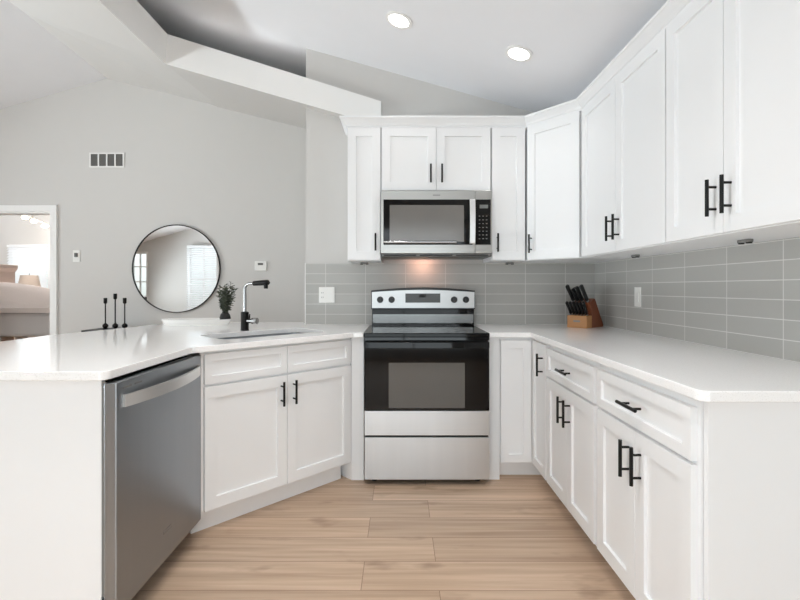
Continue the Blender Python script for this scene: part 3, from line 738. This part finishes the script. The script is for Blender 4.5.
for px_, hh, lb in ((-2.700, .285, 'left short black candle holder on the console table'), (-2.610, .325, 'tall middle black candle holder on the console table'), (-2.523, .285, 'right short black candle holder on the console table')):
    t = thing('candle_holder', lb, 'candle holder', (px_, 4.17, .814), 0, 'black candle holders')
    MB().lathe([(.001, 0), (.020, 0), (.024, .004), (.012, .008), (.021, .018), (.025, .030), (.021, .042), (.009, .052), (.001, .06)], n=18).build('base', M['black'], t, smooth=True)
    MB().lathe([(.0055, .05), (.0055, hh-.05)], n=10).build('stem', M['black'], t, smooth=True)
    MB().lathe([(.001, hh-.055), (.010, hh-.052), (.0155, hh-.045), (.0155, hh), (.010, hh), (.010, hh-.03), (.001, hh-.03)], n=16).build('cup', M['black'], t, smooth=True)

# ------------------------------------------------------------------ recessed ceiling lights
ca_ = math.atan(.282)
for lb, x, y in (('left recessed ceiling light above the range', -.006, 2.737), ('right recessed ceiling light towards the right wall', .714, 2.731),
                 ('recessed ceiling light behind the camera, left', -.726, 1.3), ('recessed ceiling light behind the camera, right', -.006, 1.3),
                 ('recessed ceiling light near the patio window, left', -.726, -.9), ('recessed ceiling light near the patio window, right', -.006, -.9)):
    t = thing('recessed_light', lb, 'light', (x, y, zc(x)-.001)); t.rotation_euler = (0, ca_, 0)
    MB().loft([[(r*math.cos(2*PI*k/40), r*math.sin(2*PI*k/40), z) for k in range(40)] for r, z in ((.062, -.001), (.082, -.001), (.084, -.006), (.064, -.008), (.062, -.001))], cap=False).build('trim_ring', M['trim'], t, smooth=True)
    MB().lathe([(.001, -.001), (.063, -.001), (.063, -.004), (.001, -.006)], n=40).build('lens', M['lens'], t, smooth=True)
    a = area('downlight_front' if y > 2 else 'downlight_rear', (0, 0, -.012), (0, -ca_, 0), .12, .12, 0.8 if y > 2 else 7, (1, .98, .96), 'DISK', t); a.data.spread = math.radians(95 if y > 2 else 115)

# ------------------------------------------------------------------ bedroom beyond the doorway
t = thing('bed', 'tall bed with blush bedding seen through the doorway', 'bed', (-4.85, 5.95, 0))
MB().prism_y([(-.80, 0), (-.72, 0), (-.70, 1.42), (-.66, 1.47), (-.66, 1.52), (-.84, 1.52), (-.84, 1.46), (-.80, 1.42)], -.74, .62).build('headboard', M['headboard'], t, bevel=.01)
MB().box(-.72, .80, -.66, .76, .62, .90).build('mattress', M['fabric_white'], t, bevel=.04)
cf = MB(); nx, ny = 18, 14; rng = random.Random(3)
def cz(u, v):
    x = -.70+1.56*u; y = -.74+1.58*v
    m_ = .99 + .27*math.exp(-((u-.18)/.34)**2)*(.75+.25*math.sin(v*PI)) - .02*u + rng.uniform(-.012, .012)
    e = min(1, min(v, 1-v, 1-u+.03)*9); return (x, y, .96+(m_-.96)*e)
g = [[cz(i/nx, j/ny) for j in range(ny+1)] for i in range(nx+1)]
vs = [[cf.bm.verts.new(p) for p in r] for r in g]; lo = [[cf.bm.verts.new((p[0], p[1], .905)) for p in r] for r in g]
for i in range(nx):
    for j in range(ny):
        cf.bm.faces.new([vs[i][j], vs[i+1][j], vs[i+1][j+1], vs[i][j+1]]); cf.bm.faces.new([lo[i][j], lo[i][j+1], lo[i+1][j+1], lo[i+1][j]])
for i in range(nx):
    for j in (0, ny): cf.bm.faces.new([vs[i][j], vs[i+1][j], lo[i+1][j], lo[i][j]])
for j in range(ny):
    for i in (0, nx): cf.bm.faces.new([vs[i][j], vs[i][j+1], lo[i][j+1], lo[i][j]])
cf.build('comforter', M['fabric_pink'], t, smooth=True)
sk = MB(); pts = []
for i in range(41): pts.append((-.70+.9*i/40, -.68+.018*math.sin(i*1.3)))
sk.loft([[(x, y, z) for x, y in pts] + [(x, y+.02, z) for x, y in pts[::-1]] for z in (.03, .62)]); sk.build('bed_skirt', M['fabric_white'], t)
for lx, ly in ((.74, -.60), (.74, .70), (-.68, .70)): MB().box(lx-.05, lx+.05, ly-.05, ly+.05, 0, .62).build('leg', M['trim'], t, bevel=.006)
t = thing('nightstand', 'white nightstand under the lamp by the bedroom window', 'nightstand', (-5.72, 7.2, 0))
MB().box(-.26, .26, -.2, .2, .12, .86).build('body', M['trim'], t, bevel=.004); MB().box(-.28, .28, -.22, .22, .86, .89).build('top', M['trim'], t, bevel=.004)
for z in (.16, .5): MB().box(-.23, .23, -.216, -.2, z, z+.3).build('drawer', M['trim'], t, bevel=.003)
for sx in (-.23, .23):
    for sy in (-.17, .17): MB().box(sx-.02, sx+.02, sy-.02, sy+.02, 0, .12).build('leg', M['trim'], t)
t = thing('table_lamp', 'table lamp with a beige tapered shade by the bedroom window', 'lamp', (-5.85, 7.18, .89))
MB().lathe([(.001, 0), (.07, 0), (.07, .015), (.03, .03), (.05, .10), (.045, .2), (.012, .26), (.012, .31), (.001, .31)]).build('base', M['ceramic'], t, smooth=True)
MB().loft([[(r*math.cos(2*PI*k/28), r*math.sin(2*PI*k/28), z) for k in range(28)] for r, z in ((.150, .30), (.112, .50), (.109, .50), (.147, .30))], cap=False).build('lamp_shade', M['shade'], t, smooth=True)
MB().tube([(0, 0, .28), (0, 0, .53)], .004, 8).build('finial', M['chrome'], t)
t = thing('ceiling_light', 'bedroom ceiling light bar with three glowing bulbs', 'light', (-5.65, 7.0, 2.72))
MB().lathe([(.001, .03), (.06, .03), (.06, .01), (.001, .0)], n=20).build('canopy', M['plate'], t, smooth=True)
MB().tube([(-.16, 0, -.392), (.23, 0, -.545)], .01, 8).build('bar', M['plate'], t, smooth=True)
MB().tube([(0, 0, .01), (0, 0, -.445)], .008, 8).build('rod', M['plate'], t, smooth=True)
for bx_, bz_ in ((-.12, -.445), (.02, -.500), (.19, -.575)):
    MB().sphere((bx_, 0, bz_), .040, 1.25, 1, .8).build('bulb', M['bulb'], t, smooth=True)
pl_ = bpy.data.lights.new('bedroom_bulbs', 'POINT'); pl_.energy = 24; pl_.color = (1, .965, .93); pl_.shadow_soft_size = .12
po_ = bpy.data.objects.new('bedroom_bulbs', pl_); COL.objects.link(po_); po_.parent = t; po_.location = (.02, 0, -.70)
# unseen fill strips added on the boxed ceiling edge to brighten the gap above
for lb, x0, y0, x1, y1 in (('added unseen fill strip on the boxed ceiling edge by the far side', -1.66, 3.46, -.80, 3.46), ('added unseen fill strip on the boxed ceiling edge along the kitchen side', -1.82, .6, -1.82, 3.2)):
    L_ = math.hypot(x1-x0, y1-y0); a_ = math.atan2(y1-y0, x1-x0)
    zz = 3.066-.316*(max((x0+x1)/2, -1.72)+1.718) if y0 == y1 else 3.105
    t = thing('added_fill_strip', lb, 'light', ((x0+x1)/2, (y0+y1)/2, zz+.012), a_)
    pitch = .306 if y0 == y1 else 0
    t.rotation_euler = (0, pitch, a_)
    MB().box(-L_/2, L_/2, -.012, .012, -.005, .008).build('channel', M['plate'], t)
    area('gap_fill_light', (0, 0, .012), (PI, 0, 0), L_, .02, (.38 if y0 == y1 else .2)*L_, (1, .98, .95), 'RECTANGLE', t)
bpy.context.view_layer.update()
